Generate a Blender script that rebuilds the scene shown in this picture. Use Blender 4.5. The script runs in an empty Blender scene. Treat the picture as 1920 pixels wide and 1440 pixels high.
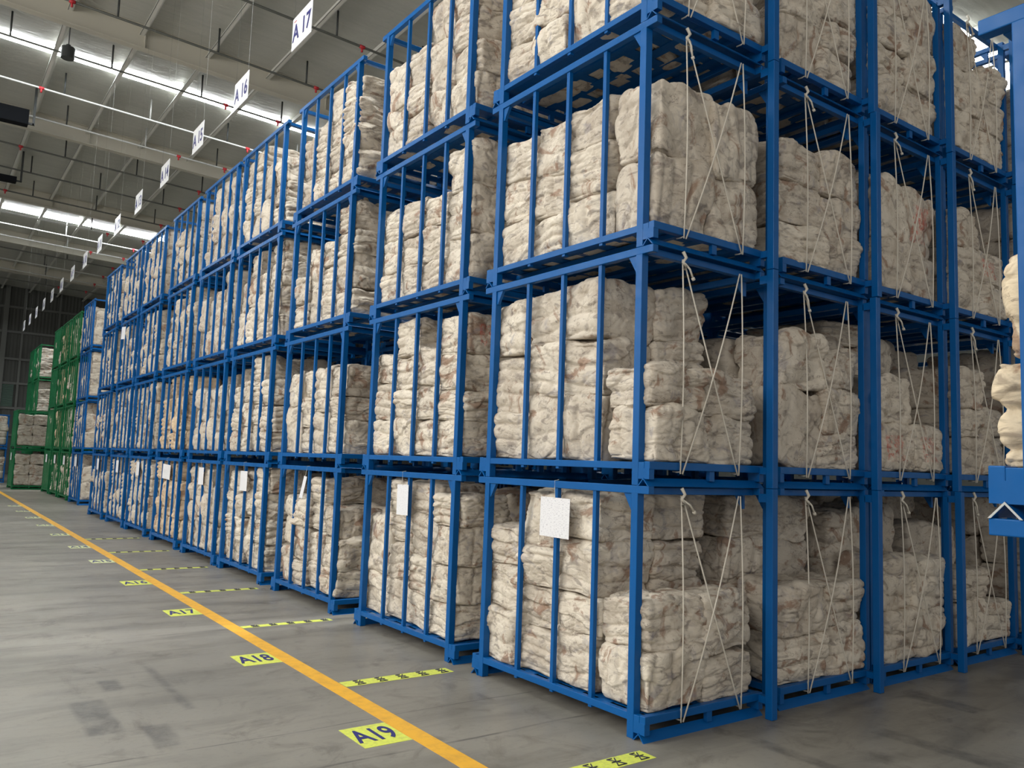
import bpy, bmesh, math, random
import numpy as np
from mathutils import Matrix, Vector
random.seed(7)
S = bpy.context.scene
COL = S.collection

# ---------------------------------------------------------------- camera
cd = bpy.data.cameras.new('camera'); cam = bpy.data.objects.new('camera', cd); COL.objects.link(cam)
cd.sensor_width = 36.0; cd.lens = 1530.4/1920*36.0; cd.clip_end = 300
Rv = Vector((.80731826, -.58911244, .03440591)); Uv = Vector((-.08486765, -.05820955, .99469047)); Fv = Vector((.58398177, .80595173, .09699022))
M = Matrix((Rv, Uv, -Fv)).transposed().to_4x4(); M.translation = Vector((-3.8358, -3.7541, 1.7152))
cam.matrix_world = M
S.camera = cam

# ---------------------------------------------------------------- world, light, exposure
w = bpy.data.worlds.new('world'); S.world = w; w.use_nodes = True
bg = w.node_tree.nodes['Background']; bg.inputs[0].default_value = (1, .985, .96, 1); bg.inputs[1].default_value = 0.64
S.view_settings.view_transform = 'Standard'; S.view_settings.look = 'None'
S.view_settings.exposure = 0.0; S.view_settings.gamma = 1.0; S.view_settings.use_curve_mapping = False
SKY_STRENGTH = 34.0

def area(name, loc, rot, sx, sy, power, col=(1, 1, 1)):
    l = bpy.data.lights.new(name, 'AREA'); l.shape = 'RECTANGLE'; l.size = sx; l.size_y = sy; l.energy = power; l.color = col
    o = bpy.data.objects.new(name, l); COL.objects.link(o); o.location = loc; o.rotation_euler = rot; return o
# added area light standing in for daylight through unseen openings beside the aisle
area('side_daylight_fill', (-14, 2, 7.5), (0, math.radians(-74), 0), 6, 30, 2200, (1, .95, .88))

# ---------------------------------------------------------------- materials
def mat(name, col, rough=.5, metal=0, spec=.5, coat=0):
    m = bpy.data.materials.new(name); m.use_nodes = True
    b = m.node_tree.nodes['Principled BSDF']
    b.inputs['Base Color'].default_value = (*col, 1); b.inputs['Roughness'].default_value = rough
    b.inputs['Metallic'].default_value = metal; b.inputs['Specular IOR Level'].default_value = spec
    b.inputs['Coat Weight'].default_value = coat
    return m
class NT:
    def __init__(s, m): s.t = m.node_tree; s.b = s.t.nodes['Principled BSDF']
    def n(s, typ, **k):
        o = s.t.nodes.new(typ)
        for a, v in k.items():
            if a.startswith('i_'): o.inputs[int(a[2:]) if a[2:].isdigit() else a[2:].replace('_', ' ')].default_value = v
            else: setattr(o, a, v)
        return o
    def l(s, a, b): s.t.links.new(a, b)
    def ramp(s, fac, p0, c0, p1, c1):
        r = s.t.nodes.new('ShaderNodeValToRGB'); e = r.color_ramp.elements
        e[0].position = p0; e[0].color = c0 if len(c0) == 4 else (*c0, 1); e[1].position = p1; e[1].color = c1 if len(c1) == 4 else (*c1, 1)
        s.l(fac, r.inputs[0]); return r.outputs[0]
    def mix(s, fac, a, b, blend='MIX'):
        m = s.t.nodes.new('ShaderNodeMix'); m.data_type = 'RGBA'; m.blend_type = blend
        for v, i in ((fac, 0), (a, 6), (b, 7)):
            if hasattr(v, 'is_output'): s.l(v, m.inputs[i])
            elif i == 0: m.inputs[0].default_value = v
            else: m.inputs[i].default_value = v if len(v) == 4 else (*v, 1)
        return m.outputs[2]
    def noise(s, vec, scale, detail=3, rough=.5, dist=0):
        o = s.n('ShaderNodeTexNoise'); o.inputs['Scale'].default_value = scale; o.inputs['Detail'].default_value = detail
        o.inputs['Roughness'].default_value = rough; o.inputs['Distortion'].default_value = dist
        if vec is not None: s.l(vec, o.inputs['Vector'])
        return o.outputs['Fac']
W0, W1 = (0, 0, 0), (1, 1, 1)

def paint(name, col):
    m = mat(name, col, .4, 0, .25); t = NT(m)
    g = t.n('ShaderNodeNewGeometry').outputs['Position']
    sc = t.noise(g, 55, 4, .7); k = t.ramp(sc, .70, W0, .76, W1)
    sh = t.noise(g, 3, 2); v = t.mix(sh, tuple(c*.86 for c in col), tuple(min(1, c*1.1) for c in col))
    t.l(t.mix(k, v, tuple(min(1, c*1.2+.05) for c in col)), t.b.inputs['Base Color'])
    t.l(t.ramp(t.noise(g, 14, 3), .3, (.3,)*3, .7, (.48,)*3), t.b.inputs['Roughness'])
    return m
M_BLUE = paint('blue_paint', (.0, .088, .30))
M_GREEN = paint('green_paint', (.006, .13, .045))
M_SKYBLUE = paint('light_blue_paint', (.004, .15, .42))

def fabric(name, red=False, tint=(1, 1, 1)):
    m = mat(name, (.6, .55, .46), .92, 0, .15); t = NT(m)
    tc = t.n('ShaderNodeTexCoord').outputs['Object']; oi = t.n('ShaderNodeObjectInfo')
    sc = t.n('ShaderNodeVectorMath', operation='MULTIPLY'); sc.inputs[1].default_value = (.58, .44, .37); t.l(tc, sc.inputs[0])
    off = t.n('ShaderNodeVectorMath', operation='SCALE'); off.inputs[0].default_value = (37, 91, 53); t.l(oi.outputs['Random'], off.inputs['Scale'])
    ad = t.n('ShaderNodeVectorMath', operation='ADD'); t.l(sc.outputs[0], ad.inputs[0]); t.l(off.outputs[0], ad.inputs[1])
    P = ad.outputs[0] if 'pile' not in name else t.n('ShaderNodeNewGeometry').outputs['Position']
    a = lambda c: tuple(x*y for x, y in zip(c, tint))
    c = t.mix(t.noise(P, 5, 3), a((.56, .50, .415)), a((.71, .66, .575)))
    obr = t.mix(oi.outputs['Random'], (.86, .84, .82), (1.05, 1.04, 1.02)); c = t.mix(1., c, obr, 'MULTIPLY')
    mv = t.n('ShaderNodeMapping'); mv.inputs['Scale'].default_value = (1, 1, 2.2); t.l(P, mv.inputs[0])
    d = t.ramp(t.noise(P, 5.5, 6, .62, .6), .49, W0, .64, W1); c = t.mix(t.mix(.50, W0, d), c, a((.33, .27, .21)))
    g = t.ramp(t.noise(mv.outputs[0], 7.5, 4, .55, .9), .55, W0, .66, W1); c = t.mix(t.mix(.62, W0, g), c, a((.20, .17, .15)))
    r = t.ramp(t.noise(P, 3.6, 5, .62, 1.2), .57, W0, .64, W1); c = t.mix(t.mix(.68, W0, r), c, (.24, .125, .075))
    gl = t.ramp(t.noise(P, 6.3, 3, .6, .8), .60, W0, .70, W1); c = t.mix(t.mix(.45, W0, gl), c, (.22, .21, .25))
    ln = t.n('ShaderNodeMath', operation='ABSOLUTE'); l0 = t.n('ShaderNodeMath', operation='SUBTRACT'); l0.inputs[1].default_value = .5
    t.l(t.noise(mv.outputs[0], 5.2, 4, .55, 1.3), l0.inputs[0]); t.l(l0.outputs[0], ln.inputs[0])
    lk = t.ramp(ln.outputs[0], .0, W1, .013, W0); lm = t.ramp(t.noise(P, 4.7, 2), .48, W0, .56, W1)
    lf = t.n('ShaderNodeMath', operation='MULTIPLY'); t.l(lk, lf.inputs[0]); t.l(lm, lf.inputs[1]); c = t.mix(t.mix(.6, W0, lf.outputs[0]), c, (.12, .085, .07))  # thin dark crease lines: shade of folds painted into the cloth colour
    s = t.ramp(t.noise(P, 30, 2), .71, W0, .76, W1); c = t.mix(t.mix(.5, W0, s), c, (.10, .08, .08))
    if red:
        sp = t.n('ShaderNodeSeparateXYZ'); t.l(tc, sp.inputs[0])
        br = t.n('ShaderNodeTexBrick'); br.inputs['Scale'].default_value = 9; br.inputs['Mortar Size'].default_value = .022
        br.inputs['Color1'].default_value = (1, 1, 1, 1); br.inputs['Color2'].default_value = (0, 0, 0, 1); br.inputs['Mortar'].default_value = (0, 0, 0, 1)
        br.inputs['Brick Width'].default_value = .35; br.inputs['Row Height'].default_value = .9
        cb = t.n('ShaderNodeCombineXYZ'); t.l(sp.outputs[0], cb.inputs[0]); t.l(sp.outputs[2], cb.inputs[1]); t.l(cb.outputs[0], br.inputs['Vector'])
        def band(o, lo, hi):
            a1 = t.n('ShaderNodeMath', operation='GREATER_THAN'); a1.inputs[1].default_value = lo; t.l(o, a1.inputs[0])
            b1 = t.n('ShaderNodeMath', operation='LESS_THAN'); b1.inputs[1].default_value = hi; t.l(o, b1.inputs[0])
            mm = t.n('ShaderNodeMath', operation='MULTIPLY'); t.l(a1.outputs[0], mm.inputs[0]); t.l(b1.outputs[0], mm.inputs[1]); return mm.outputs[0]
        m1 = t.n('ShaderNodeMath', operation='MULTIPLY'); t.l(band(sp.outputs[0], -.28, .25), m1.inputs[0]); t.l(band(sp.outputs[2], -.28, .28), m1.inputs[1])
        m2 = t.n('ShaderNodeMath', operation='MULTIPLY'); t.l(m1.outputs[0], m2.inputs[0]); t.l(band(sp.outputs[1], -9, -.1), m2.inputs[1])
        m3 = t.n('ShaderNodeMath', operation='MULTIPLY'); t.l(m2.outputs[0], m3.inputs[0]); t.l(br.outputs['Color'], m3.inputs[1])
        k = t.ramp(t.noise(P, 26, 3), .36, W0, .56, W1)
        m4 = t.n('ShaderNodeMath', operation='MULTIPLY'); t.l(m3.outputs[0], m4.inputs[0]); t.l(k, m4.inputs[1])
        m5 = t.n('ShaderNodeMath', operation='MULTIPLY'); t.l(m4.outputs[0], m5.inputs[0]); m5.inputs[1].default_value = .75
        c = t.mix(m5.outputs[0], c, (.50, .07, .05))
    t.l(c, t.b.inputs['Base Color'])
    b = t.n('ShaderNodeBump'); b.inputs['Strength'].default_value = .5; b.inputs['Distance'].default_value = .02
    t.l(t.noise(mv.outputs[0], 9, 4, .5, 1.1), b.inputs['Height'])
    t.l(b.outputs[0], t.b.inputs['Normal'])
    return m
M_BALE = fabric('bale_cloth'); M_BALE_RED = fabric('bale_cloth_stencilled', red=True)
M_PILE = fabric('bale_cloth_pile'); M_PILE_PEACH = fabric('bale_cloth_pile_peach', tint=(1.12, .98, .82))
M_PILE_GREY = fabric('bale_cloth_pile_grey', tint=(.8, .82, .84))
M_CREAM = fabric('bale_cloth_cream', tint=(1.15, 1.08, .93))
M_ROPE = mat('rope', (.62, .58, .50), .9)
M_PAPER = mat('paper', (.74, .74, .76), .6); t = NT(M_PAPER)
g = t.n('ShaderNodeTexCoord').outputs['Generated']
mp = t.n('ShaderNodeMapping'); mp.inputs['Scale'].default_value = (1, 7, 26); t.l(g, mp.inputs[0])
t.l(t.mix(t.ramp(t.noise(mp.outputs[0], 2.2, 3), .55, W0, .66, W1), (.74, .74, .76), (.50, .50, .54)), t.b.inputs['Base Color'])
M_SIGN = mat('sign_white', (.78, .79, .80), .35); M_NAVY = mat('navy_ink', (.02, .022, .16), .5)
M_GREYINK = mat('grey_ink', (.03, .03, .035), .5)
M_REDINK = mat('red_ink', (.5, .02, .03), .5)
M_PALE = mat('pale_worn_tape', (.62, .66, .34), .5); M_YEL = mat('yellow_tape', (.68, .74, .10), .5); M_ORANGE = mat('orange_line_paint', (.80, .42, .03), .5)
M_STEELW = mat('white_pipe', (.46, .47, .46), .4, .2); M_DARK = mat('dark_steel', (.035, .04, .04), .5); M_PIPE = mat('grey_pipe', (.085, .09, .08), .5); M_RED = mat('red_fitting', (.45, .02, .03), .5)
M_BLACKDUCT = mat('black_duct', (.006, .007, .009), .8, 0, .1)
M_BEAM = mat('beam_paint', (.50, .48, .41), .55); M_PURLIN = mat('purlin_paint', (.62, .62, .58), .5)
M_LAMP = mat('lamp_shell', (.03, .035, .035), .4)

def stains(m, scale, dark, f):
    t = NT(m); g = t.n('ShaderNodeNewGeometry').outputs['Position']
    base = tuple(t.b.inputs['Base Color'].default_value)[:3]
    t.l(t.mix(t.mix(f, W0, t.ramp(t.noise(g, scale, 5, .65), .45, W0, .72, W1)), base, dark), t.b.inputs['Base Color'])
stains(M_YEL, 30, (.30, .33, .12), .5); stains(M_ORANGE, 9, (.50, .25, .04), .6)

# floor
M_FLOOR = mat('polished_concrete', (.3, .29, .26), .3, 0, .4); t = NT(M_FLOOR)
g = t.n('ShaderNodeNewGeometry').outputs['Position']; sp = t.n('ShaderNodeSeparateXYZ'); t.l(g, sp.inputs[0])
def mth(op, a, b=None, clamp=False):
    o = t.n('ShaderNodeMath', operation=op); o.use_clamp = clamp
    for i, v in enumerate((a, b)):
        if v is None: continue
        if hasattr(v, 'is_output'): t.l(v, o.inputs[i])
        else: o.inputs[i].default_value = v
    return o.outputs[0]
c = t.mix(t.ramp(t.noise(g, .55, 5, .6), .3, W0, .7, W1), (.190, .178, .152), (.275, .256, .218))
mpz = t.n('ShaderNodeMapping'); mpz.inputs['Scale'].default_value = (.35, 1.6, 1); mpz.inputs['Rotation'].default_value = (0, 0, .35); t.l(g, mpz.inputs[0])
c = t.mix(t.mix(.55, W0, t.ramp(t.noise(mpz.outputs[0], 2.0, 7, .65, .6), .47, W0, .68, W1)), c, (.095, .086, .074))
c = t.mix(t.mix(.6, W0, t.ramp(t.noise(g, 2.3, 6, .7, 1.), .54, W0, .68, W1)), c, (.095, .083, .070))
c = t.mix(t.mix(.35, W0, t.ramp(t.noise(g, 19, 5, .7), .55, W0, .72, W1)), c, (.11, .10, .088))
X, Y = sp.outputs[0], sp.outputs[1]
wob = mth('MULTIPLY', mth('SUBTRACT', t.noise(g, 1.3, 3), .5), .1)
yw = mth('ADD', Y, wob)
sm = None
for y0, wd in ((.64, .012), (1.29, .008), (4.49, .012), (8.14, .012), (12.2, .012), (-3.4, .012)):
    k = mth('LESS_THAN', mth('ABSOLUTE', mth('SUBTRACT', yw, y0)), wd); sm = k if sm is None else mth('MAXIMUM', sm, k)
k = mth('LESS_THAN', mth('ABSOLUTE', mth('SUBTRACT', mth('ADD', X, wob), -4.2)), .012); sm = mth('MAXIMUM', sm, k)
c = t.mix(mth('MULTIPLY', sm, mth('MULTIPLY', t.ramp(t.noise(g, 3, 3), .35, W0, .6, W1), .6)), c, (.045, .042, .04))
# tyre smudges
for x0, x1, y0, y1 in ((-2.87, -2.63, 1.78, 2.6), (-2.57, -2.38, 1.38, 1.86), (-2.24, -2.14, 2.05, 3.4), (-2.62, -2.45, 2.75, 3.1), (.6, .75, -1.5, -.3), (1.5, 1.7, -2.2, -.6), (2.6, 2.85, -.8, -.25)):
    bx = mth('MULTIPLY', mth('MULTIPLY', mth('SMOOTH_MIN', mth('MULTIPLY', mth('SUBTRACT', mth('ADD', X, wob), x0), 22), 1.), 1.), 1.)
    e = mth('MINIMUM', mth('MINIMUM', mth('SUBTRACT', X, x0), mth('SUBTRACT', x1, X)), mth('MINIMUM', mth('SUBTRACT', Y, y0), mth('SUBTRACT', y1, Y)))
    e = mth('MULTIPLY', mth('ADD', e, mth('MULTIPLY', wob, .6)), 28, True)
    c = t.mix(mth('MULTIPLY', e, mth('MULTIPLY', t.ramp(t.noise(g, 6.5, 5, .7), .30, W0, .62, W1), .62)), c, (.052, .050, .051))
t.l(c, t.b.inputs['Base Color'])
t.l(t.ramp(t.noise(g, 2.2, 5, .6), .25, (.30,)*3, .75, (.46,)*3), t.b.inputs['Roughness'])
b = t.n('ShaderNodeBump'); b.inputs['Strength'].default_value = .06; b.inputs['Distance'].default_value = .01; t.l(t.noise(g, 6, 4), b.inputs['Height']); t.l(b.outputs[0], t.b.inputs['Normal'])

# roof lining
M_ROOF = mat('roof_lining', (.6, .6, .57), .38, 0, .5); t = NT(M_ROOF)
g = t.n('ShaderNodeNewGeometry').outputs['Position']
mpz = t.n('ShaderNodeMapping'); mpz.inputs['Scale'].default_value = (.5, 5, 1); t.l(g, mpz.inputs[0])
t.l(t.mix(t.noise(mpz.outputs[0], 1.6, 4), (.36, .37, .34), (.50, .50, .46)), t.b.inputs['Base Color'])
b = t.n('ShaderNodeBump'); b.inputs['Strength'].default_value = .35; b.inputs['Distance'].default_value = .05
mq = t.n('ShaderNodeMapping'); mq.inputs['Scale'].default_value = (1, 3.5, 1); t.l(g, mq.inputs[0])
t.l(t.noise(mq.outputs[0], 2.2, 4, .6, .5), b.inputs['Height']); t.l(b.outputs[0], t.b.inputs['Normal'])
M_SKY = bpy.data.materials.new('skylight_panel'); M_SKY.use_nodes = True
nt = M_SKY.node_tree; nt.nodes.clear(); e = nt.nodes.new('ShaderNodeEmission'); o = nt.nodes.new('ShaderNodeOutputMaterial')
e.inputs[0].default_value = (.95, .99, 1, 1); e.inputs[1].default_value = SKY_STRENGTH; nt.links.new(e.outputs[0], o.inputs[0])
M_WALL = mat('wall_cladding', (.045, .048, .042), .6); t = NT(M_WALL)
g = t.n('ShaderNodeNewGeometry').outputs['Position']; wv = t.n('ShaderNodeTexWave'); wv.inputs['Scale'].default_value = 1.6; t.l(g, wv.inputs['Vector'])
b = t.n('ShaderNodeBump'); b.inputs['Strength'].default_value = .5; b.inputs['Distance'].default_value = .03; t.l(wv.outputs['Fac'], b.inputs['Height']); t.l(b.outputs[0], t.b.inputs['Normal'])
M_GIRT = mat('girt_paint', (.085, .09, .082), .5); M_LOUVRE = mat('louvre_green', (.10, .16, .13), .5)

# ---------------------------------------------------------------- mesh helpers
class MB:
    def __init__(s): s.bm = bmesh.new()
    def box(s, x0, x1, y0, y1, z0, z1, bev=0):
        r = bmesh.ops.create_cube(s.bm, size=1)
        for v in r['verts']:
            v.co = Vector((x0+(v.co.x+.5)*(x1-x0), y0+(v.co.y+.5)*(y1-y0), z0+(v.co.z+.5)*(z1-z0)))
        if bev:
            es = {e for v in r['verts'] for e in v.link_edges}
            bmesh.ops.bevel(s.bm, geom=list(es), offset=bev, segments=2, affect='EDGES', profile=.5)
        return s
    def prism(s, pts, ext):     # pts: list of 3D points (planar polygon), ext: vector
        a = [s.bm.verts.new(p) for p in pts]; b = [s.bm.verts.new(Vector(p)+Vector(ext)) for p in pts]
        n = len(a); s.bm.faces.new(a); s.bm.faces.new(b[::-1])
        for i in range(n): s.bm.faces.new((a[i], b[i], b[(i+1) % n], a[(i+1) % n]))
        bmesh.ops.recalc_face_normals(s.bm, faces=s.bm.faces[:]); return s
    def tube(s, pts, r, seg=6):
        pts = [Vector(p) for p in pts]; rings = []
        for i, p in enumerate(pts):
            d = (pts[min(i+1, len(pts)-1)]-pts[max(i-1, 0)]).normalized()
            a = d.orthogonal().normalized() if abs(d.z) > .95 else d.cross(Vector((0, 0, 1))).normalized(); b_ = d.cross(a)
            rings.append([s.bm.verts.new(p+r*(math.cos(2*math.pi*k/seg)*a+math.sin(2*math.pi*k/seg)*b_)) for k in range(seg)])
        for i in range(len(rings)-1):
            for k in range(seg): s.bm.faces.new((rings[i][k], rings[i][(k+1) % seg], rings[i+1][(k+1) % seg], rings[i+1][k]))
        s.bm.faces.new(rings[0][::-1]); s.bm.faces.new(rings[-1])
        bmesh.ops.recalc_face_normals(s.bm, faces=s.bm.faces[:]); return s
    def mesh(s, name, m, smooth=False):
        me = bpy.data.meshes.new(name); s.bm.to_mesh(me); s.bm.free(); me.materials.append(m)
        if smooth: me.polygons.foreach_set('use_smooth', [True]*len(me.polygons))
        return me
    def obj(s, name, m, parent=None, smooth=False): return link(name, s.mesh(name, m, smooth), parent)
def link(name, me, parent=None, loc=None):
    o = bpy.data.objects.new(name, me); COL.objects.link(o)
    if parent: o.parent = parent
    if loc: o.location = loc
    return o
def thing(o, label, cat, group=None):
    o['label'] = label; o['category'] = cat
    if group: o['group'] = group
    return o
def empty(name, loc, label, cat, group=None):
    o = bpy.data.objects.new(name, None); COL.objects.link(o); o.location = loc; o.empty_display_size = .1
    return thing(o, label, cat, group)
def struct(o, label=None):
    o['kind'] = 'structure'
    if label: o['label'] = label
    return o
def text_mesh(txt, size, ext=.002, name='lettering'):
    cu = bpy.data.curves.new(name, 'FONT'); cu.body = txt; cu.size = size; cu.extrude = ext; cu.align_x = 'CENTER'; cu.align_y = 'CENTER'; cu.offset = size*.018; cu.resolution_u = 4
    o = bpy.data.objects.new('tmp', cu); COL.objects.link(o); dg = bpy.context.evaluated_depsgraph_get()
    me = bpy.data.meshes.new_from_object(o.evaluated_get(dg)); me.name = name; bpy.data.objects.remove(o); me.materials.clear(); return me

# ---------------------------------------------------------------- the hall
SL = .04
zr = lambda x: 11.6-SL*x
def quad_slab(name, pts, th, m):
    b = MB(); b.prism(pts, (0, 0, th)); return b.obj(name, m)
XL, XR, YF, YB = -26, 30, -14, 55
struct(quad_slab('floor', [(XL, YF, 0), (XR, YF, 0), (XR, YB, 0), (XL, YB, 0)], -.2, M_FLOOR), 'worn polished grey concrete floor')
struct(quad_slab('ceiling', [(XL, YF, zr(XL)), (XR, YF, zr(XR)), (XR, YB, zr(XR)), (XL, YB, zr(XL))], .1, M_ROOF), 'pale lined metal roof')
struct(MB().box(XL, XR, YB, YB+.2, 0, 13).obj('wall_back', M_WALL), 'dark ribbed metal end wall')
struct(MB().box(XR, XR+.2, YF, YB, 0, 13).obj('wall_right', M_WALL), 'dark ribbed metal side wall')
# skylights
SKYS = [(4.0, 4.75), (18.85, 19.3), (35.25, 36.0)]
for i, (a, b_) in enumerate(SKYS):
    struct(quad_slab('window_%d' % (i+1), [(XL, a, zr(XL)-.03), (XR, a, zr(XR)-.03), (XR, b_, zr(XR)-.03), (XL, b_, zr(XL)-.03)], .02, M_SKY), 'bright translucent roof skylight strip')
# rafters
for y in (-7., .8, 8.5, 16.28, 23.85, 32.3, 40., 47.4):
    m = MB(); bz = lambda x: zr(x)-.56
    m.prism([(XL, y-.006, bz(XL)), (XR, y-.006, bz(XR)), (XR, y-.006, zr(XR)-.001), (XL, y-.006, zr(XL)-.001)], (0, .012, 0))
    for dz, zt in ((0, .014), (.545, .012)):
        m.prism([(XL, y-.11, bz(XL)+dz), (XR, y-.11, bz(XR)+dz), (XR, y-.11, bz(XR)+dz+zt), (XL, y-.11, bz(XL)+dz+zt)], (0, .22, 0))
    o = struct(m.obj('roof_beam', M_BEAM), 'deep beige steel roof beam')
    k = MB()
    for j in range(-8, 14):
        x = -.3+1.5*3*j/1.0
        if XL < x < XR: k.box(x-.008, x+.008, y-.1, y+.1, bz(x)+.014, zr(x)-.06)
    k.obj('stiffener_plates', M_BEAM, o)
# purlins (along the aisle), z section
for j in range(-14, 32):
    x = -.31+1.5*j+.0
    if not XL < x < XR: continue
    z = zr(x)-.004
    m = MB(); m.box(x-.006, x+.006, YF, YB, z-.22, z); m.box(x, x+.09, YF, YB, z-.01, z); m.box(x-.10, x, YF, YB, z-.22, z-.212); m.box(x-.10, x-.09, YF, YB, z-.22, z-.19)
    struct(m.obj('roof_purlin', M_PURLIN), 'light steel purlin under the roof')
# far wall framing
for z in (2.4, 4.05, 5.58, 7.08, 8.76, 10.3): struct(MB().box(XL, XR, YB-.16, YB-.01, z-.07, z+.07).obj('wall_girt', M_GIRT), 'pale horizontal rail on the end wall')
for x in (-6, -3., 0.0, .95, 2.9, 5.9, 8.9): struct(MB().box(x-.13 if x == 0 else x-.06, x+.13 if x == 0 else x+.06, YB-.3 if x in (0,) else YB-.2, YB-.165, 0, zr(x)).obj('wall_post', M_GIRT), 'vertical steel post on the end wall')
m = MB()
for k in range(16): m.prism([(-.8, YB-.2, 4.15+k*.085), (.75, YB-.2, 4.15+k*.085), (.75, YB-.14, 4.2+k*.085), (-.8, YB-.14, 4.2+k*.085)], (0, 0, .02))
struct(m.obj('wall_louvre', M_LOUVRE), 'greenish louvre panel in the end wall')

# sprinkler pipes with hangers
PIPES = [(12.45, M_DARK), (15.05, M_DARK), (17.7, M_DARK), (20.25, M_STEELW), (22.5, M_STEELW), (25.45, M_DARK), (28.03, M_DARK), (30.95, M_DARK), (34.2, M_STEELW), (36.12, M_STEELW), (38.36, M_STEELW), (41., M_DARK), (43.6, M_STEELW), (46.2, M_STEELW), (49., M_DARK)]
wd = ['just inside the near roof bay', 'second from the near end', 'under the first skylight strip', 'third behind the skylight', 'crossing behind the aisle signs']
for i, (y, m_) in enumerate(PIPES):
    near = y < 32
    zp = lambda x: zr(x)-.62
    side = 'dark' if m_ is M_DARK else 'bright white'
    pos = ['nearest the camera under the roof', 'between the near roof bay and the first skylight', 'directly below the first skylight strip', 'just behind the first skylight strip', 'on the beam line behind the first skylight',
           'in the bay behind the second beam', 'in the middle of the bay before the second skylight', 'beside the beam before the second skylight', 'before the second skylight strip', 'below the second skylight strip', 'just behind the second skylight strip',
           'on the beam line behind the second skylight', 'in the last bay but one', 'near the last roof beam', 'closest to the dark end wall'][i]
    p = empty('sprinkler_pipe', (0, y, zp(0)), 'long %s sprinkler pipe %s' % (side, pos), 'pipe', 'sprinkler pipes')
    xa, xb = -9, 16
    MB().tube([(xa, 0, zp(xa)-zp(0)), (xb, 0, zp(xb)-zp(0))], .028, 8).obj('pipe_run', M_PIPE if m_ is M_DARK else m_, p, True); pr_ = COL.objects[-1]
    for j in range(-3, 6):
        x = -1.08+2.14*j+((i % 3)-1)*.35
        if near or j % 2: MB().tube([(x, 0, zp(x)-zp(0)), (x, 0, zr(x)-zp(0)-.02)], .022, 6).obj('hanger_rod', m_ if i in (3, 4, 9, 10) and j % 2 else M_DARK, p, True)
    for x in ((3.46, -1.96) if i % 2 else (3.46, 2.04)):
        MB().tube([(x-.06, 0, zp(x-.06)-zp(0)), (x+.06, 0, zp(x+.06)-zp(0))], .042, 8).tube([(x, 0, zp(x)-zp(0)), (x, 0, zp(x)-zp(0)-.12)], .025, 6).obj('red_coupling', M_RED, pr_, True)
# high bay lamp
L = empty('high_bay_lamp', (-1.81, 16.5, 10.55), 'round dark high bay lamp on a thin rod under the roof', 'ceiling lamp')
MB().tube([(0, 0, -.12), (0, 0, .13)], .14, 20).obj('housing', M_LAMP, L); MB().tube([(0, 0, .13), (0, 0, .2)], .05, 10).obj('neck', M_LAMP, L); MB().tube([(0, 0, .2), (0, 0, zr(-1.81)-10.56)], .012, 6).obj('rod', M_DARK, L)
# dark ducts on the left
for (x1, y, z0, z1, lab) in ((-2.08, 21.8, 10.5, 10.92, 'long black box duct hanging beside the bright pipe'), (-1.85, 27.7, 10.5, 10.68, 'shallow black cable box hanging in the second roof bay')):
    d = empty('box_duct', (x1, y, z0), lab, 'duct')
    MB().box(-7, 0, -.15, .15, 0, z1-z0, .01).obj('casing', M_BLACKDUCT, d); MB().box(.1, .16, -.03, .03, .05, zr(x1)-z0-.05).box(-.02, .14, -.03, .03, .05, .1).obj('bracket', M_DARK, d)

# aisle signs
SGW = ['nearest and largest under the roof', 'just beyond the nearest sign, before the skylight', 'third from the camera, crossing the bright pipe', 'fourth from the camera', 'fifth from the camera', 'sixth from the camera, over the second skylight',
       'seventh from the camera, below the second skylight', 'eighth from the camera', 'ninth from the camera', 'tenth from the camera', 'eleventh from the camera', 'twelfth from the camera', 'third from the far end of the row', 'last but one of the row', 'farthest and smallest of the row']
for n, k in enumerate(range(17, 2, -1)):
    y = 5.80+(17-k)*2.3137
    yb = {17: -.03, 16: .02}.get(k, 0)
    s = empty('hanging_sign', (-.37, y+yb, 6.86), 'white hanging sign lettered A %d, %s' % (k, SGW[n]), 'sign', 'aisle signs under the roof')
    MB().box(-.004, .004, -.32, .32, 0, .43).obj('panel', M_SIGN, s)
    tx = link('lettering', text_mesh('A %d' % k if k > 9 else 'A %d' % k, .30, .0015), s); tx.data.materials.append(M_NAVY)
    tx.matrix_local = Matrix(((0, 0, -1, -.0065), (-1, 0, 0, 0), (0, 1, 0, .20), (0, 0, 0, 1)))
    MB().tube([(0, -.28, .43), (0, -.28, zr(-.37)-6.87)], .0012, 4).obj('wire', M_STEELW, s); MB().tube([(0, .28, .43), (0, .28, zr(-.37)-6.87)], .0012, 4).obj('wire', M_DARK, s)
    if k == 17:
        MB().box(-.0058, -.0042, .19, .27, .365, .377).obj('red_mark', M_REDINK, s)

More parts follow.
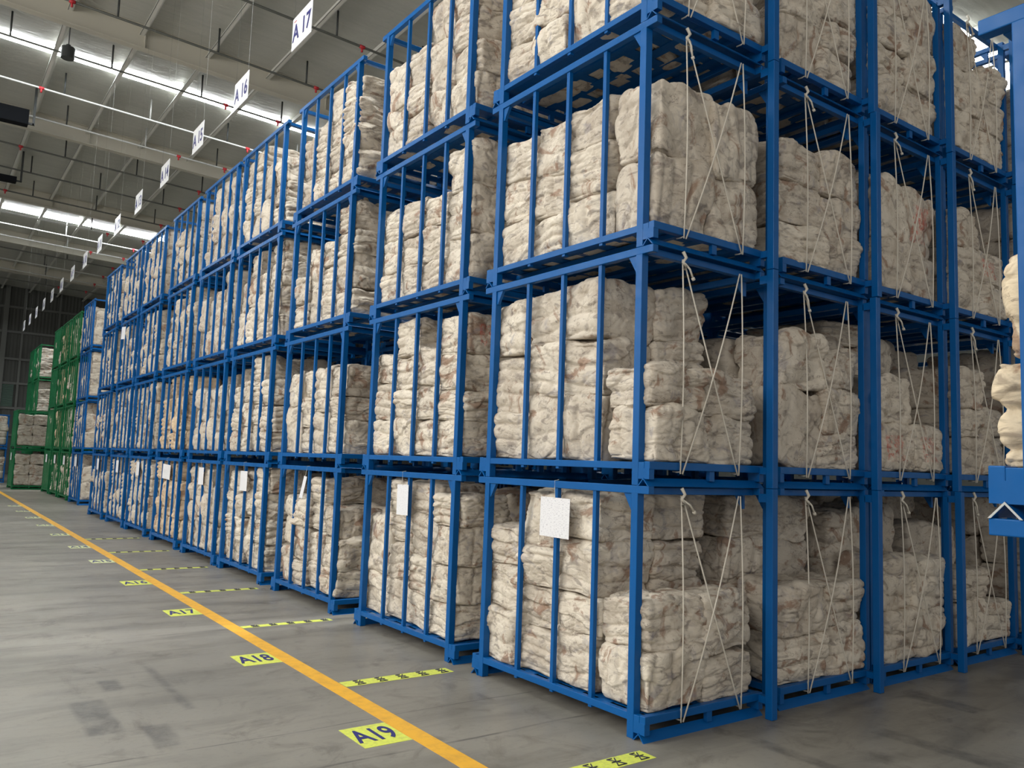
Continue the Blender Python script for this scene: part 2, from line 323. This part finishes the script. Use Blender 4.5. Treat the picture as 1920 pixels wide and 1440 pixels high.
# floor markings
thing(MB().box(-1.20, -1.068, -6, 50, 0, .002).obj('aisle_line', M_ORANGE), 'long orange line painted along the aisle floor', 'floor line')
ty = [.985, 3.2, 5.56, 7.86, 10.26, 12.4, 14.8, 17.1, 19.4, 21.7, 24.]
for i, y in enumerate(ty):
    k = 19-i
    s = empty('floor_label', (-1.362, y, 0), 'yellow floor label reading A%d beside the orange line' % k, 'floor label', 'yellow bay labels on the floor')
    MB().box(-.16, .16, -.19, .19, 0, .0015).obj('yellow_plate', M_YEL if i < 4 else M_PALE, s)
    tx = link('lettering', text_mesh('A%d' % k, .235, .0008), s); tx.data.materials.append(M_NAVY); tx.location = (-.005, 0, .003); tx.scale = (.72, 1.35, 1)
    if k == 19: s.location = (-1.363, .985, 0)
for i, y in enumerate((-.14, 2.13, 4.52, 6.83, 9.07, 11.4, 13.75)):
    n = ['nearest the corner cage', 'between the corner cage and the next stack', 'beside the third stack along the aisle', 'beside the fourth stack along the aisle', 'beside the fifth stack along the aisle', 'beside the sixth stack along the aisle', 'beside the seventh stack along the aisle'][i]
    s = empty('floor_strip', (-.585, y, 0), 'yellow marking strip across the floor %s' % n, 'floor strip', 'yellow strips across the floor')
    wdt = .07 if i < 2 else .05
    MB().box(-.475, .475, -wdt, wdt, 0, .0016).obj('yellow_tape', M_YEL, s)
    for j in range(5):
        x = -.34+j*.185; m = MB()
        for a, b_ in (((-.03, -.05), (.03, .05)), ((-.03, .05), (.03, -.05)), ((-.035, -.052), (.035, -.052)), ((-.035, 0), (.035, 0)), ((-.03, .05), (.01, .05))):
            m.tube([(x+a[0]*1., a[1]*wdt/.07, .0025), (x+b_[0]*1., b_[1]*wdt/.07, .0025)], .0045, 4)
        m.obj('dark_marking', M_GREYINK, s)

# ---------------------------------------------------------------- cages
CW, CL, CH = 1.18, 1.97, 1.6
def cage_parts(m, front_post=True, extra=False, sheet_sides=False, bars=(1, 1)):
    P = []
    b = MB()
    for y0 in (0, CL-.05): b.box(.004, CW-.004, y0, y0+.05, .108, .16, .004)
    for x0 in (0, CW-.05): b.box(x0+.003, x0+.047, .05, CL-.05, .108, .155, .003)
    for x0 in (0, CW-.05):
        for y0 in (.002, CL-.102): b.box(x0+.002, x0+.048, y0, y0+.10, .045, .115)
    for y0 in (.012, CL-.052): b.box(.60, .65, y0, y0+.03, .04, .11)
    if front_post: b.box(CW-.05, CW-.005, -.062, .002, .10, .15)
    P.append(('base_frame', b.mesh('base_frame', m)))
    for yc in (.05, CL-.05):
        v = MB(); a, h, th = .05, .052, .007
        v.prism([(-.004, yc-a, 0), (-.004, yc, h), (-.004, yc+a, 0), (-.004, yc+a-th*1.5, 0), (-.004, yc, h-th*1.4), (-.004, yc-a+th*1.5, 0)], (CW+.004, 0, 0))
        P.append(('foot_angle', v.mesh('foot_angle', m), (0, 0, 0), 'base_frame'))
    d = MB()
    for k in range(7): y = .16+k*.275; d.box(.05, CW-.05, y-.06, y+.06, .150, .154)
    for k in range(5): x = .14+k*.225; d.box(x-.05, x+.05, .05, CL-.05, .146, .150)
    for x in (.3, .88): d.box(x-.02, x+.02, .05, CL-.05, .112, .146)
    P.append(('deck', d.mesh('deck', m)))
    pm = MB().box(0, .06, 0, .06, .001, 1.552, .004).mesh('corner_post', m)
    P.append(('corner_post', pm, (0, .10, 0))); P.append(('corner_post', pm, (0, CL-.16, 0))); P.append(('corner_post', pm, (CW-.06, CL-.16, 0)))
    if front_post: P.append(('front_post', MB().box(CW-.06, CW, -.122, -.062, .001, 1.598, .004).box(CW-.055, CW-.01, -.064, .004, 1.50, 1.56).mesh('front_post', m)))
    else: P.append(('corner_post', pm, (CW-.06, .10, 0)))
    if extra: P.append(('inner_post', MB().box(CW-.055, CW-.005, -.005, .05, .16, 1.55, .003).mesh('inner_post', m)))
    bm_ = MB().box(.01, .045, -.0175, .0175, .09, 1.552, .003).mesh('side_bar', m)
    for y in (.53, .95, 1.38):
        if bars[0]: P.append(('side_bar', bm_, (0, y, 0)))
        if bars[1]: P.append(('side_bar', bm_, (CW-.055, y, 0)))
    for x0 in (0, CW-.05):
        r = MB().box(x0, x0+.05, 0, CL, 1.548, 1.6, .004)
        gs = []
        for yp, s in ((.16, 1), (CL-.16, -1)):
            g2 = MB(); gs.append(g2)
            g2.prism([(x0+.012, yp, 1.549), (x0+.012, yp+s*.08, 1.549), (x0+.012, yp+s*.012, 1.44), (x0+.012, yp, 1.44)], (.026, 0, 0))
        P.append(('top_rail', r.mesh('top_rail', m)))
        for g2 in gs: P.append(('corner_gusset', g2.mesh('corner_gusset', m), (0, 0, 0), 'top_rail'))
    for y0 in (.055, CL-.10):
        P.append(('cross_beam', MB().box(.05, CW-.05, y0, y0+.045, 1.545, 1.59, .003).mesh('cross_beam', m)))
    if sheet_sides: P.append(('side_plate', MB().box(.014, .022, .16, CL-.16, .16, 1.55).mesh('side_plate', m)))
    return P
def cage(parts, loc, label, group, rz=0):
    e = empty('storage_cage', loc, label, 'storage cage', group); e.rotation_euler.z = rz; last = {}
    for p in parts:
        o = bpy.data.objects.new(p[0], p[1]); COL.objects.link(o); o.parent = last[p[3]] if len(p) > 3 else e
        if len(p) < 4: last[p[0]] = o
        if len(p) > 2: o.location = p[2]
    return e
PB_FRONT = cage_parts(M_BLUE, bars=(1, 0)); PB_FRONT_X = cage_parts(M_BLUE, True, True, bars=(0, 0)); PB = cage_parts(M_BLUE, False)
PG = cage_parts(M_GREEN, False); PGS = cage_parts(M_GREEN, False, False, True)
def merged(parts, name):
    bm = bmesh.new()
    for p in parts:
        n = len(bm.verts); bm.from_mesh(p[1]); bm.verts.ensure_lookup_table()
        if len(p) > 2:
            for v in bm.verts[n:]: v.co += Vector(p[2])
    me = bpy.data.meshes.new(name); bm.to_mesh(me); bm.free(); me.materials.append(parts[0][1].materials[0]); return me
ME_PLAIN = merged(PB, 'storage_cage')

COLY = [0, 2.25, 4.72, 7.06, 9.17, 11.46, 13.92, 16.08, 18.55]
ROWX = [0, 1.385, 2.735, 4.09, 5.45]
TIER = ['ground', 'second', 'third', 'top']
ORD = ['first', 'second', 'third', 'fourth', 'fifth', 'sixth', 'seventh', 'eighth', 'ninth', 'tenth']
TINY = random.Random(3)
LEAN = {}
def org(r, c, t):
    if (r, c, t) not in LEAN:
        j = 0 if (r == 0 and c == 0) else 1
        LEAN[(r, c, t)] = (ROWX[r] + (0 if t == 0 and 0 else TINY.uniform(-.008, .008)*j), COLY[c]+TINY.uniform(-.012, .012)*j, t*CH)
    return LEAN[(r, c, t)]
def where(r, c, t):
    if r == 0 and c == 0: return '%s-tier corner cage' % TIER[t]
    if c == 0: return '%s-tier cage, %s from the corner on the open end' % (TIER[t], ORD[r])
    return '%s-tier cage, %s from the corner along the aisle' % (TIER[t], ORD[c])
for t_ in range(4):
    for r in range(5):
        lab = 'blue steel cage, %s tier, ' % TIER[t_] + ('at the near corner of the stack' if r == 0 else '%s away from the corner along the open end' % ORD[r-1])
        cage(PB_FRONT if r == 0 else PB_FRONT_X, org(r, 0, t_), lab, 'blue cages on the open end')
    for c in range(1, 9):
        cage(PB, org(0, c, t_), 'blue steel cage on the aisle side, %s tier, %s behind the corner cage' % (TIER[t_], ORD[c-1]), 'blue cages along the aisle')

# ---------------------------------------------------------------- bales
def hsh(i, j, k, s):
    h = (i*374761393+j*668265263+k*2147483647 % 1000003+s*1274126177) & 0xffffffff
    h = ((h ^ (h >> 13))*1274126177) & 0xffffffff
    return (h ^ (h >> 16)) & 0xffff
def vnoise(p, s):
    p = p+1000.; i = np.floor(p).astype(np.int64); f = p-i; u = f*f*f*(f*(f*6-15)+10); r = 0
    for dx in (0, 1):
        for dy in (0, 1):
            for dz in (0, 1):
                h = hsh(i[:, 0]+dx, i[:, 1]+dy, (i[:, 2]+dz)*7919, s)
                g = np.stack([np.cos(h*.0007*6.28+s), np.sin(h*.00113*6.28+s*2), np.cos(h*.0019*6.28+s*3)], 1)
                d = (g*(f-np.array([dx, dy, dz]))).sum(1)
                r = r+d*(u[:, 0] if dx else 1-u[:, 0])*(u[:, 1] if dy else 1-u[:, 1])*(u[:, 2] if dz else 1-u[:, 2])
    return r
DIM = np.array([.58, .44, .37])
def bale_geo(seed, n, mode=0):
    # cube grid with shared verts
    rng = np.random.RandomState(seed); lin = np.linspace(-.5, .5, n+1); idx = {}; V = []; F = []
    def vid(a, b, c):
        k = (a, b, c)
        if k not in idx: idx[k] = len(V); V.append((lin[a], lin[b], lin[c]))
        return idx[k]
    for ax in range(3):
        for sd in (0, n):
            for i in range(n):
                for j in range(n):
                    q = []
                    for di, dj in ((0, 0), (1, 0), (1, 1), (0, 1)):
                        c3 = [0, 0, 0]; c3[ax] = sd; c3[(ax+1) % 3] = i+di; c3[(ax+2) % 3] = j+dj; q.append(vid(*c3))
                    F.append(q if sd else q[::-1])
    P = np.array(V)*DIM
    r = .036; hi = DIM/2-r; q = np.clip(P, -hi, hi); d = P-q; ln = np.linalg.norm(d, axis=1, keepdims=True); N = d/np.maximum(ln, 1e-9)
    # rounding : push to the rounded surface
    edge = (np.abs(P) > hi).sum(1) > 1
    Pn = q+r*N
    fac = np.abs(P)/(DIM/2)
    # stacked folds of cloth: each sheet bulges and tucks in sharply under the next
    G = (lambda f, k: vnoise(P*np.array(f)+k, seed+k))
    if mode == 1: U, A1 = P[:, 0]*.75+P[:, 1]*.66, P[:, 2]
    else: U, A1 = P[:, 2], P[:, 0]
    warp = vnoise(P*2.4+seed, seed+1)*.085+vnoise(P*np.array([6, 6, 3]), seed+2)*.018+A1*rng.uniform(-.12, .12)
    lay = rng.uniform(6.5, 11.); tt = (U+warp)*lay+rng.rand(); s_ = tt-np.floor(tt); li = np.floor(tt)
    pr = np.sqrt(np.clip(1-(2*np.clip(s_*1.02, 0, 1)-1)**2, 0, 1))
    amp = np.clip(.15+1.5*vnoise(P*2.6+li[:, None]*.37, seed+5)+.45, 0.03, 1.2)
    side = np.clip((1-np.abs(N[:, 2]))*1.2, .1, 1)
    fold = (pr-.75)*.030*amp*side+(np.sin(li*12.9898+seed)*.5)*.010*side*np.clip(amp, 0, .8)
    lump = vnoise(P*4.0+3, seed+7)*.050+vnoise(P*9+3, seed+6)*.008
    cr = 1-np.abs(vnoise(P*np.array([6, 6, 11])+vnoise(P*4, seed+8)[:, None]*1.4, seed+9))*7
    crease = -np.clip(cr, 0, 1)**1.5*.011
    cr2 = 1-np.abs(vnoise(P*np.array([13, 13, 17])+vnoise(P*7, seed+18)[:, None]*1., seed+19))*6
    crease = crease*.8-np.clip(cr2, 0, 1)*.002
    fl = (P[:, 0]*rng.uniform(-.5, .5)+P[:, 1]*rng.uniform(-.4, .4)+P[:, 2]*rng.uniform(.6, 1.)+vnoise(P*4, seed+13)*.12)
    flap = np.where(fl > rng.uniform(-.05, .08), .016, 0.)
    disp = fold+lump+crease+flap-.010
    bul = .012*(1-fac[:, (0)]**2)*(np.abs(N[:, 1])+np.abs(N[:, 2]))+.010*(1-fac[:, 2]**2)*(np.abs(N[:, 0])+np.abs(N[:, 1]))
    top = np.where(N[:, 2] < -.7, .2, 1.)
    Pn = Pn+N*((disp+bul)*top)[:, None]
    # shear / slump
    sh = rng.uniform(-.08, .08, 2); Pn[:, 0] += sh[0]*Pn[:, 2]; Pn[:, 1] += sh[1]*Pn[:, 2]
    Pn[:, 2] += vnoise(P*np.array([3, 3, .5])+9, seed+15)*.035
    return Pn/DIM, np.array(F)
def np_mesh(name, V, F, m):
    me = bpy.data.meshes.new(name); me.vertices.add(len(V)); me.vertices.foreach_set('co', V.astype(np.float32).ravel())
    me.loops.add(F.size); me.loops.foreach_set('vertex_index', F.astype(np.int32).ravel())
    me.polygons.add(len(F)); me.polygons.foreach_set('loop_start', np.arange(0, F.size, 4, dtype=np.int32)); me.polygons.foreach_set('loop_total', np.full(len(F), 4, np.int32))
    me.polygons.foreach_set('use_smooth', np.ones(len(F), bool))
    me.materials.append(m); me.update(); me.validate(); return me
HI = [bale_geo(11+s*17, 44, 1 if s in (3, 8, 12) else 0) for s in range(14)]
LO = [bale_geo(11+s*17, 17, 1 if s in (3,) else 0) for s in range(7)]
XLO = [bale_geo(5, 4)]
ME_HI = [np_mesh('cloth_bale', v, f_, M_BALE) for v, f_ in HI]
ME_RED = [np_mesh('cloth_bale', v, f_, M_BALE_RED) for v, f_ in HI[:3]]

B = random.Random(21)
def stack_z(seq):     # layer heights
    return seq
inst, pile = [], {}
LAYN = ['bottom', 'second', 'third', 'uppermost']
def put_stuff(key, geo, loc, dims, rz, tilt=0):
    V, F_ = geo; c, s = math.cos(rz), math.sin(rz); P = V*np.array(dims); P = np.stack([P[:, 0]*c-P[:, 1]*s, P[:, 0]*s+P[:, 1]*c, P[:, 2]], 1)+np.array(loc)
    pile.setdefault(key, []).append((P, F_))
def put_bale(loc, dims, rz, label, red=False, tilt=(0, 0)):
    me = B.choice(ME_RED) if red else B.choice(ME_HI)
    o = bpy.data.objects.new('cloth_bale', me); COL.objects.link(o)
    flip = 0 if red else (math.pi if B.random() < .5 else 0)
    o.location = loc; o.rotation_euler = (tilt[0], tilt[1], rz+flip); o.scale = dims
    thing(o, label, 'bale', 'cloth bales in the blue cages'); inst.append(o); return o

SPEC = {}   # (r,c,t) -> heights[ix][iy], layer height
def sp_(r, c, t, h0, h1, lh=.335): SPEC[(r, c, t)] = (h0, h1, lh)
sp_(0, 0, 0, [2, 4, 4, 3], [2, 4, 4, 4], .345); sp_(0, 0, 1, [2, 4, 4, 4], [2, 4, 4, 4], .325)
sp_(0, 0, 2, [3, 3, 3, 3], [3, 3, 3, 3], .35); sp_(0, 0, 3, [4, 4, 4, 4], [4, 4, 4, 4], .34)
sp_(0, 1, 0, [4, 4, 4, 3], [4, 4, 3, 3], .33); sp_(0, 1, 1, [4, 3, 4, 3], [4, 3, 3, 3], .34); sp_(0, 1, 2, [4, 3, 3, 3], [4, 4, 3, 3], .33); sp_(0, 1, 3, [4, 4, 3, 3], [4, 4, 3, 3], .34)
sp_(0, 2, 0, [3, 4, 3, 3], [3, 4, 3, 3], .34); sp_(0, 2, 1, [3, 3, 3, 3], [3, 3, 3, 3], .33); sp_(0, 2, 2, [4, 3, 3, 2], [3, 3, 3, 3], .34); sp_(0, 2, 3, [4, 4, 3, 3], [4, 4, 3, 3], .33)
sp_(1, 0, 0, [2, 4, 4, 4], [2, 4, 4, 4], .35); sp_(1, 0, 1, [3, 3, 3, 3], [3, 3, 3, 3], .34); sp_(1, 0, 2, [3, 3, 3, 3], [3, 3, 3, 3], .34); sp_(1, 0, 3, [4, 4, 4, 4], [4, 4, 4, 4], .34)
sp_(2, 0, 0, [2, 4, 4, 4], [2, 3, 4, 4], .42); sp_(2, 0, 1, [2, 4, 4, 4], [1, 3, 4, 4], .41); sp_(2, 0, 2, [3, 4, 4, 4], [3, 4, 4, 4], .34); sp_(2, 0, 3, [4, 4, 4, 4], [4, 4, 4, 4], .34)
sp_(3, 0, 0, [2, 3, 4, 4], [1, 3, 4, 4], .36); sp_(3, 0, 1, [3, 3, 4, 4], [2, 3, 4, 4], .35); sp_(3, 0, 2, [3, 3, 3, 3], [2, 3, 3, 3], .35); sp_(3, 0, 3, [4, 4, 4, 4], [3, 4, 4, 4], .34)
REDS = {(0, 1, 1, 0, 0, 3), (2, 0, 2, 1, 0, 1), (2, 0, 1, 1, 0, 0), (2, 0, 1, 0, 0, 0), (3, 0, 2, 1, 0, 1)}
def cols_of(r, c, t, detailed=True):
    if (r, c, t) in SPEC: return SPEC[(r, c, t)]
    h = [B.choice([3, 3, 4, 4]) for _ in range(4)]; g_ = [3, 4, 3, 4]
    return (h, g_, B.uniform(.33, .345))
def fill(r, c, t, things=True, key='pile', geo=None, both=True, X0=None, only=None):
    x0, y0, z0 = org(r, c, t) if X0 is None else X0
    h0, h1, lh = cols_of(r, c, t)
    for ix, hs in ((0, h0), (1, h1)):
        if not both and ix: continue
        for iy, n in enumerate(hs):
            z = z0+.157; cx0 = x0+.065+ix*.53; cy0 = y0+.10+iy*.442
            if ix == 0: cx0 += B.uniform(-.01, .02)
            if iy == 0 and c == 0: cy0 -= B.uniform(.03, .07)
            H = n*lh*B.uniform(.95, 1.03); nn = n if n < 3 or B.random() < .6 else n-1
            wts = [B.uniform(.8, 1.25) for _ in range(nn)]; hs_ = [H*q/sum(wts) for q in wts]; jy, jx = B.uniform(-.02, .02), B.uniform(-.015, .02)
            for k in range(nn):
                h = hs_[k]
                if z+h > z0+1.53: h = z0+1.53-z
                if h < .2: break
                dx, dy = .53*B.uniform(.95, 1.02), .442*B.uniform(.92, 1.06)
                loc = (cx0+.265+B.uniform(-.012, .012)+(jx if ix == 0 else 0), cy0+.221+B.uniform(-.02, .02)+jy, z+h/2)
                rz = B.uniform(-.09, .09)
                vis = (c == 0 and iy == 0) or (r == 0 and ix == 0) or (c == 0 and iy == 1 and k >= (h0, h1)[ix][0]-0) or (c == 0 and iy == 2 and k >= max(2, (h0, h1)[ix][0]) and t < 3 and r == 0 and False)
                swap = B.random() < .25
                if things and vis:
                    lay = LAYN[k] if k < nn-1 or nn == 1 else ('top' if k else 'bottom')
                    if c == 0 and r == 0:
                        if ix == 0: pos = ['beside the corner post', 'second back from the corner post', 'third back from the corner post', 'at the far end post'][iy]
                        else: pos = ['beside the open-end post away from the corner', 'behind the front bales'][min(iy, 1)]
                        if ix == 0 and iy == 1: pos = 'second back from the corner post'
                    elif c == 0: pos = (['front, corner side', 'front, far side'] if iy == 0 else ['behind the front bales, corner side', 'behind the front bales, far side'])[ix]
                    else: pos = ['at its near post', 'second from its near post', 'third from its near post', 'at its far post'][iy]
                    red = (r, c, t, ix, iy, k) in REDS
                    if r == 0 and c == 0: wh = '%s-tier corner cage' % TIER[t]
                    elif c == 0: wh = '%s-tier open-end cage, %s from corner' % (TIER[t], ORD[r])
                    else: wh = '%s-tier aisle cage, %s from corner' % (TIER[t], ORD[c])
                    lb = ('red-stencilled bale' if red else 'cream bale')+', %s layer %s, %s' % (lay, pos, wh)
                    d = (dx*1.03, dy*1.03, h*1.0)
                    tl = (B.uniform(-.05, .05), B.uniform(-.035, .035))
                    put_bale(loc, d, rz, lb, red, tl)
                else:
                    vis2 = (r == 0 and ix == 0) or (c == 0 and iy < 3) or k == nn-1
                    put_stuff(key, B.choice(LO) if (geo is None and vis2) else (XLO[0] if geo is None else B.choice(geo)), loc, (dx*1.03, dy*1.03, h*1.01), rz)
                z += h
for t_ in range(4):
    for r in range(4): fill(r, 0, t_)
    fill(4, 0, t_, things=False)
    for c in (1, 2, 3): fill(0, c, t_)
    for c in range(4, 9): fill(0, c, t_, things=False, key=('peach' if (c, t_) in ((5, 0), (5, 1)) else 'pile'))
    for r in (1, 2):
        for c in range(1, 9):
            if c < 3 or r == 1:
                x0, y0, z0 = org(r, c, t_)
                fill(r, c, t_, things=False, key='pile', geo=XLO)
                if c < 4:
                    o = link('storage_cage', ME_PLAIN, None, (x0, y0, z0)); thing(o, 'blue steel cage hidden in the middle of the stack behind the outer cages', 'storage cage', 'inner cages of the blue stack')
n_things = len(inst)
S['bale_count'] = n_things

# ---------------------------------------------------------------- ropes on the open end
def sag(a, b, n=8, s=.0, off=0):
    a, b = Vector(a), Vector(b); return [a.lerp(b, i/n)+Vector((0, -math.sin(math.pi*i/n)*off, -math.sin(math.pi*i/n)*s)) for i in range(n+1)]
RR = random.Random(5)
for t_ in range(4):
    for r in range(5):
        x0, y0, z0 = org(r, 0, t_)
        A, Bx = x0+.30+RR.uniform(-.02, .02), x0+.895+RR.uniform(-.02, .02); yt, yb = y0+.0, y0-.012
        lab = 'white rope laced across the open %s-tier %s' % (TIER[t_], 'corner cage' if r == 0 else 'cage, %s from the corner' % ORD[r])
        e = empty('tie_rope', (A, yt, z0+1.55), lab, 'rope', 'ropes across the open cage ends')
        o_ = Vector((A, yt, z0+1.55)); f_ = lambda p: Vector(p)-o_
        def strand(p, q, off=.02): MB().tube([f_(v) for v in sag(p, q, 8, 0, off)], .0055, 6).obj('strand', M_ROPE, e, True)
        top, bot = z0+1.54, z0+.085
        a2, b2 = A+RR.uniform(-.01, .02), Bx+RR.uniform(-.02, .02)
        strand((A, yt, top), (a2, yb, bot)); strand((Bx+.01, yt, top), (b2, yb, bot))
        strand((A+.02, yt, top-.02), (b2-.012, yb+.0, bot), .0); strand((Bx-.01, yt, top), (a2+.02, yb, bot), .03)
        m = MB(); m.tube([f_((A+dx, yt+dy, z)) for dx, dy, z in ((-.012, -.015, top+.05), (.012, -.022, top+.01), (-.008, -.012, top-.02), (.014, -.02, top-.05), (.002, -.012, top-.07))], .012, 6); kn = m.obj('knot', M_ROPE, e, True)
        tl = RR.choice([(.07, -.09), (.03, -.12), (.09, -.07)])
        MB().tube([f_((A, yt-.02, top-.03)), f_((A+tl[0]*.6, yt-.03, top-.03+tl[1]*.4)), f_((A+tl[0], yt-.03, top-.03+tl[1]))], .007, 6).tube([f_((A+tl[0], yt-.03, top-.03+tl[1])), f_((A+tl[0]+.012, yt-.03, top-.045+tl[1]))], .013, 6).obj('frayed_end', M_ROPE, kn, True)
        # loops around the bottom beam
        for bx in (a2, b2):
            MB().tube([f_((bx, y0-.01, z0+.17)), f_((bx, y0-.012, z0+.1)), f_((bx+.004, y0+.02, z0+.096)), f_((bx+.006, y0+.06, z0+.1))], .0055, 6).obj('loop', M_ROPE, e, True)

# ---------------------------------------------------------------- paper sheets
SH = [(0, 0, .935, .33, .288, .02), (1, 0, 1.02, .235, .29, -.03), (2, 0, .98, .05, .27, .4), (3, 0, .92, .30, .28, 0), (4, 0, .95, .29, .28, 0), (5, 0, .93, .40, .27, .1), (6, 0, .95, .27, .28, 0), (7, 0, .95, .27, .28, 0), (8, 0, .95, .27, .28, 0), (7, 2, 1.5, .3, .3, .1)]
for c, t_, yy, wd_, hh, ro in SH:
    x0, y0, z0 = org(0, c, t_)
    e = empty('paper_sheet', (x0-.012, y0+yy, z0+1.478), ('white document sheet hanging on the %s-tier %s' % (TIER[t_], 'corner cage' if c == 0 else 'cage, %s from the corner' % ORD[c])), 'paper sheet', 'document sheets on the cages')
    e.rotation_euler = (ro*.6, 0, ro)
    MB().prism([(0, -wd_/2, -hh), (0, wd_/2, -hh), (0, wd_/2, 0), (0, -wd_/2, 0)], (.0012, 0, 0)).obj('sheet', M_PAPER, e); sh_ = COL.objects[-1]
    MB().tube([(0, 0, -.01), (-.006, .002, .07), (-.005, .004, .125), (.03, 0, .13)], .002, 4).obj('string', M_ROPE, sh_)

# ---------------------------------------------------------------- second tower beyond the cross aisle
GC = 'green cages at the far end'
x0 = .3
for t_ in range(4):
    cage(PB, (x0, 24.25, t_*CH), 'far blue steel cage beyond the gap, %s tier, before the green cages' % TIER[t_], 'far blue cages')
    fill(0, 4, t_, things=False, key='pile', X0=(x0, 24.25, t_*CH))
    fill(0, 4, t_, things=False, key='pile', X0=(x0+1.4, 24.25, t_*CH)); o = link('storage_cage', ME_PLAIN, None, (x0+1.4, 24.25, t_*CH)); thing(o, 'far blue steel cage, %s tier, half hidden behind the long blue stack' % TIER[t_], 'storage cage', 'far blue cages')
    for j, yc in enumerate((26.7, 29., 31.3)):
        cage(PGS if (j == 2) else PG, (x0, yc, t_*CH*.985), 'green steel cage, %s tier, %s behind the far blue cage' % (TIER[t_], ORD[j]), GC)
        fill(0, 4, t_, things=False, key='peach' if j == 1 and t_ > 0 else 'pile', X0=(x0, yc, t_*CH*.985))
    for j, yc in enumerate((37.4, 39.7)):
        cage(PGS if j else PG, (x0-.02, yc, t_*CH*.97), 'distant green steel cage, %s tier, %s beyond the jutting pair' % (TIER[t_], ORD[j]), GC)
        if t_ != 9: fill(0, 4, t_, things=False, key='grey', X0=(x0-.02, yc, t_*CH*.97))
for t_ in range(2):
    cage(PGS, (-.6, 34.6, t_*CH), 'green steel cage jutting into the aisle, %s' % ('standing on the floor' if t_ == 0 else 'stacked on another'), GC)
    for ix in range(2):
        for k in range(3): put_stuff('grey', LO[(k+ix) % 3], (-.6+.33+ix*.53, 34.6+.45, t_*CH+.157+.21+k*.42), (.53, .7, .41), 0)
    cage(PGS, (.62, 34.6, t_*CH), 'green steel cage beside the jutting one, %s' % ('standing on the floor' if t_ == 0 else 'stacked on another'), GC); fill(0, 4, t_, things=False, key='grey', X0=(.62, 34.6, t_*CH))
    cage(PB, (-1.35-.15, 41.5, t_*CH), 'small distant blue cage behind the jutting green cages, %s tier' % TIER[t_], 'far blue cages')
    fill(0, 4, t_, things=False, key='grey', X0=(-1.5, 41.5, t_*CH))

for px, py, wd_, lab in ((.3, 25.2, .4, 'small white sheet on the far blue cage beyond the gap'), (.3, 27.7, .4, 'small white sheet on the first green cage'), (.3, 30., .4, 'small white sheet on the second green cage'), (.3, 32.3, .4, 'small white sheet on the third green cage'), (-.6, 35.6, .4, 'small white sheet on the jutting green cage')):
    MB().prism([(0, -wd_/2, -.3), (0, wd_/2, -.3), (0, wd_/2, 0), (0, -wd_/2, 0)], (.002, 0, 0)).obj('paper_sheet', M_PAPER); o = COL.objects[-1]; o.location = (px-.016, py, 1.46); thing(o, lab, 'paper sheet', 'sheets on the distant cages')

# nearer stack at the right
NX, NY = -1.162, -2.574-CL
for t_ in range(2):
    nc = cage(PB if t_ else PB, (NX, NY, t_*CH), 'nearest blue steel cage cut by the picture edge, %s tier' % TIER[t_], 'nearest cages')
    if t_:
        v = MB(); yc, a, h, th = CL-.05, .05, .052, .007
        v.prism([(-.006, yc-a, 0), (-.006, yc, h), (-.006, yc+a, 0), (-.006, yc+a-th*1.3, 0), (-.006, yc, h-th*1.3), (-.006, yc-a+th*1.3, 0)], (.0015, 0, 0)); v.obj('bare_cut_edge', M_STEELW, nc)['label'] = 'bare pale cut edge'
cr = 0
for t_ in range(2):
    for k in range(4):
        for iy in range(1, 4):
            if t_ == 0 or True:
                yy = NY+.30+iy*.45+(.075-.05*k if iy == 3 else 0); pk = (NX+.36, yy, t_*CH+.157+.165+k*.335)
                if k > 1: continue
                if iy == 3 and t_ == 1:
                    me = np_mesh('cloth_bale', *HI[(k*3) % 12], M_CREAM); o = bpy.data.objects.new('cloth_bale', me); COL.objects.link(o); o.location = pk; o.scale = (.58, .50, .345); o.rotation_euler.z = .03*k
                    thing(o, 'bright cream bale, %s layer, bulging past the nearest blue post' % LAYN[k], 'bale', 'bright bales in the nearest cage')
                elif t_ == 1: put_stuff('pile', B.choice(LO), pk, (.55, .45, .335), 0)

# merged far and inner bales: one mass beyond the counted ones
Vs, Fs, Ms, n = [], [], [], 0
for mi, key in enumerate(('pile', 'peach', 'grey')):
    for V, F_ in pile.get(key, []): Vs.append(V); Fs.append(F_+n); n += len(V); Ms.append(np.full(len(F_), mi, np.int32))
me = np_mesh('stacked_bales', np.concatenate(Vs), np.concatenate(Fs), M_PILE); me.materials.append(M_PILE_PEACH); me.materials.append(M_PILE_GREY)
me.polygons.foreach_set('material_index', np.concatenate(Ms))
o = link('stacked_bales', me); thing(o, 'mass of cloth bales filling the far and inner cages', 'bales'); o['kind'] = 'stuff'
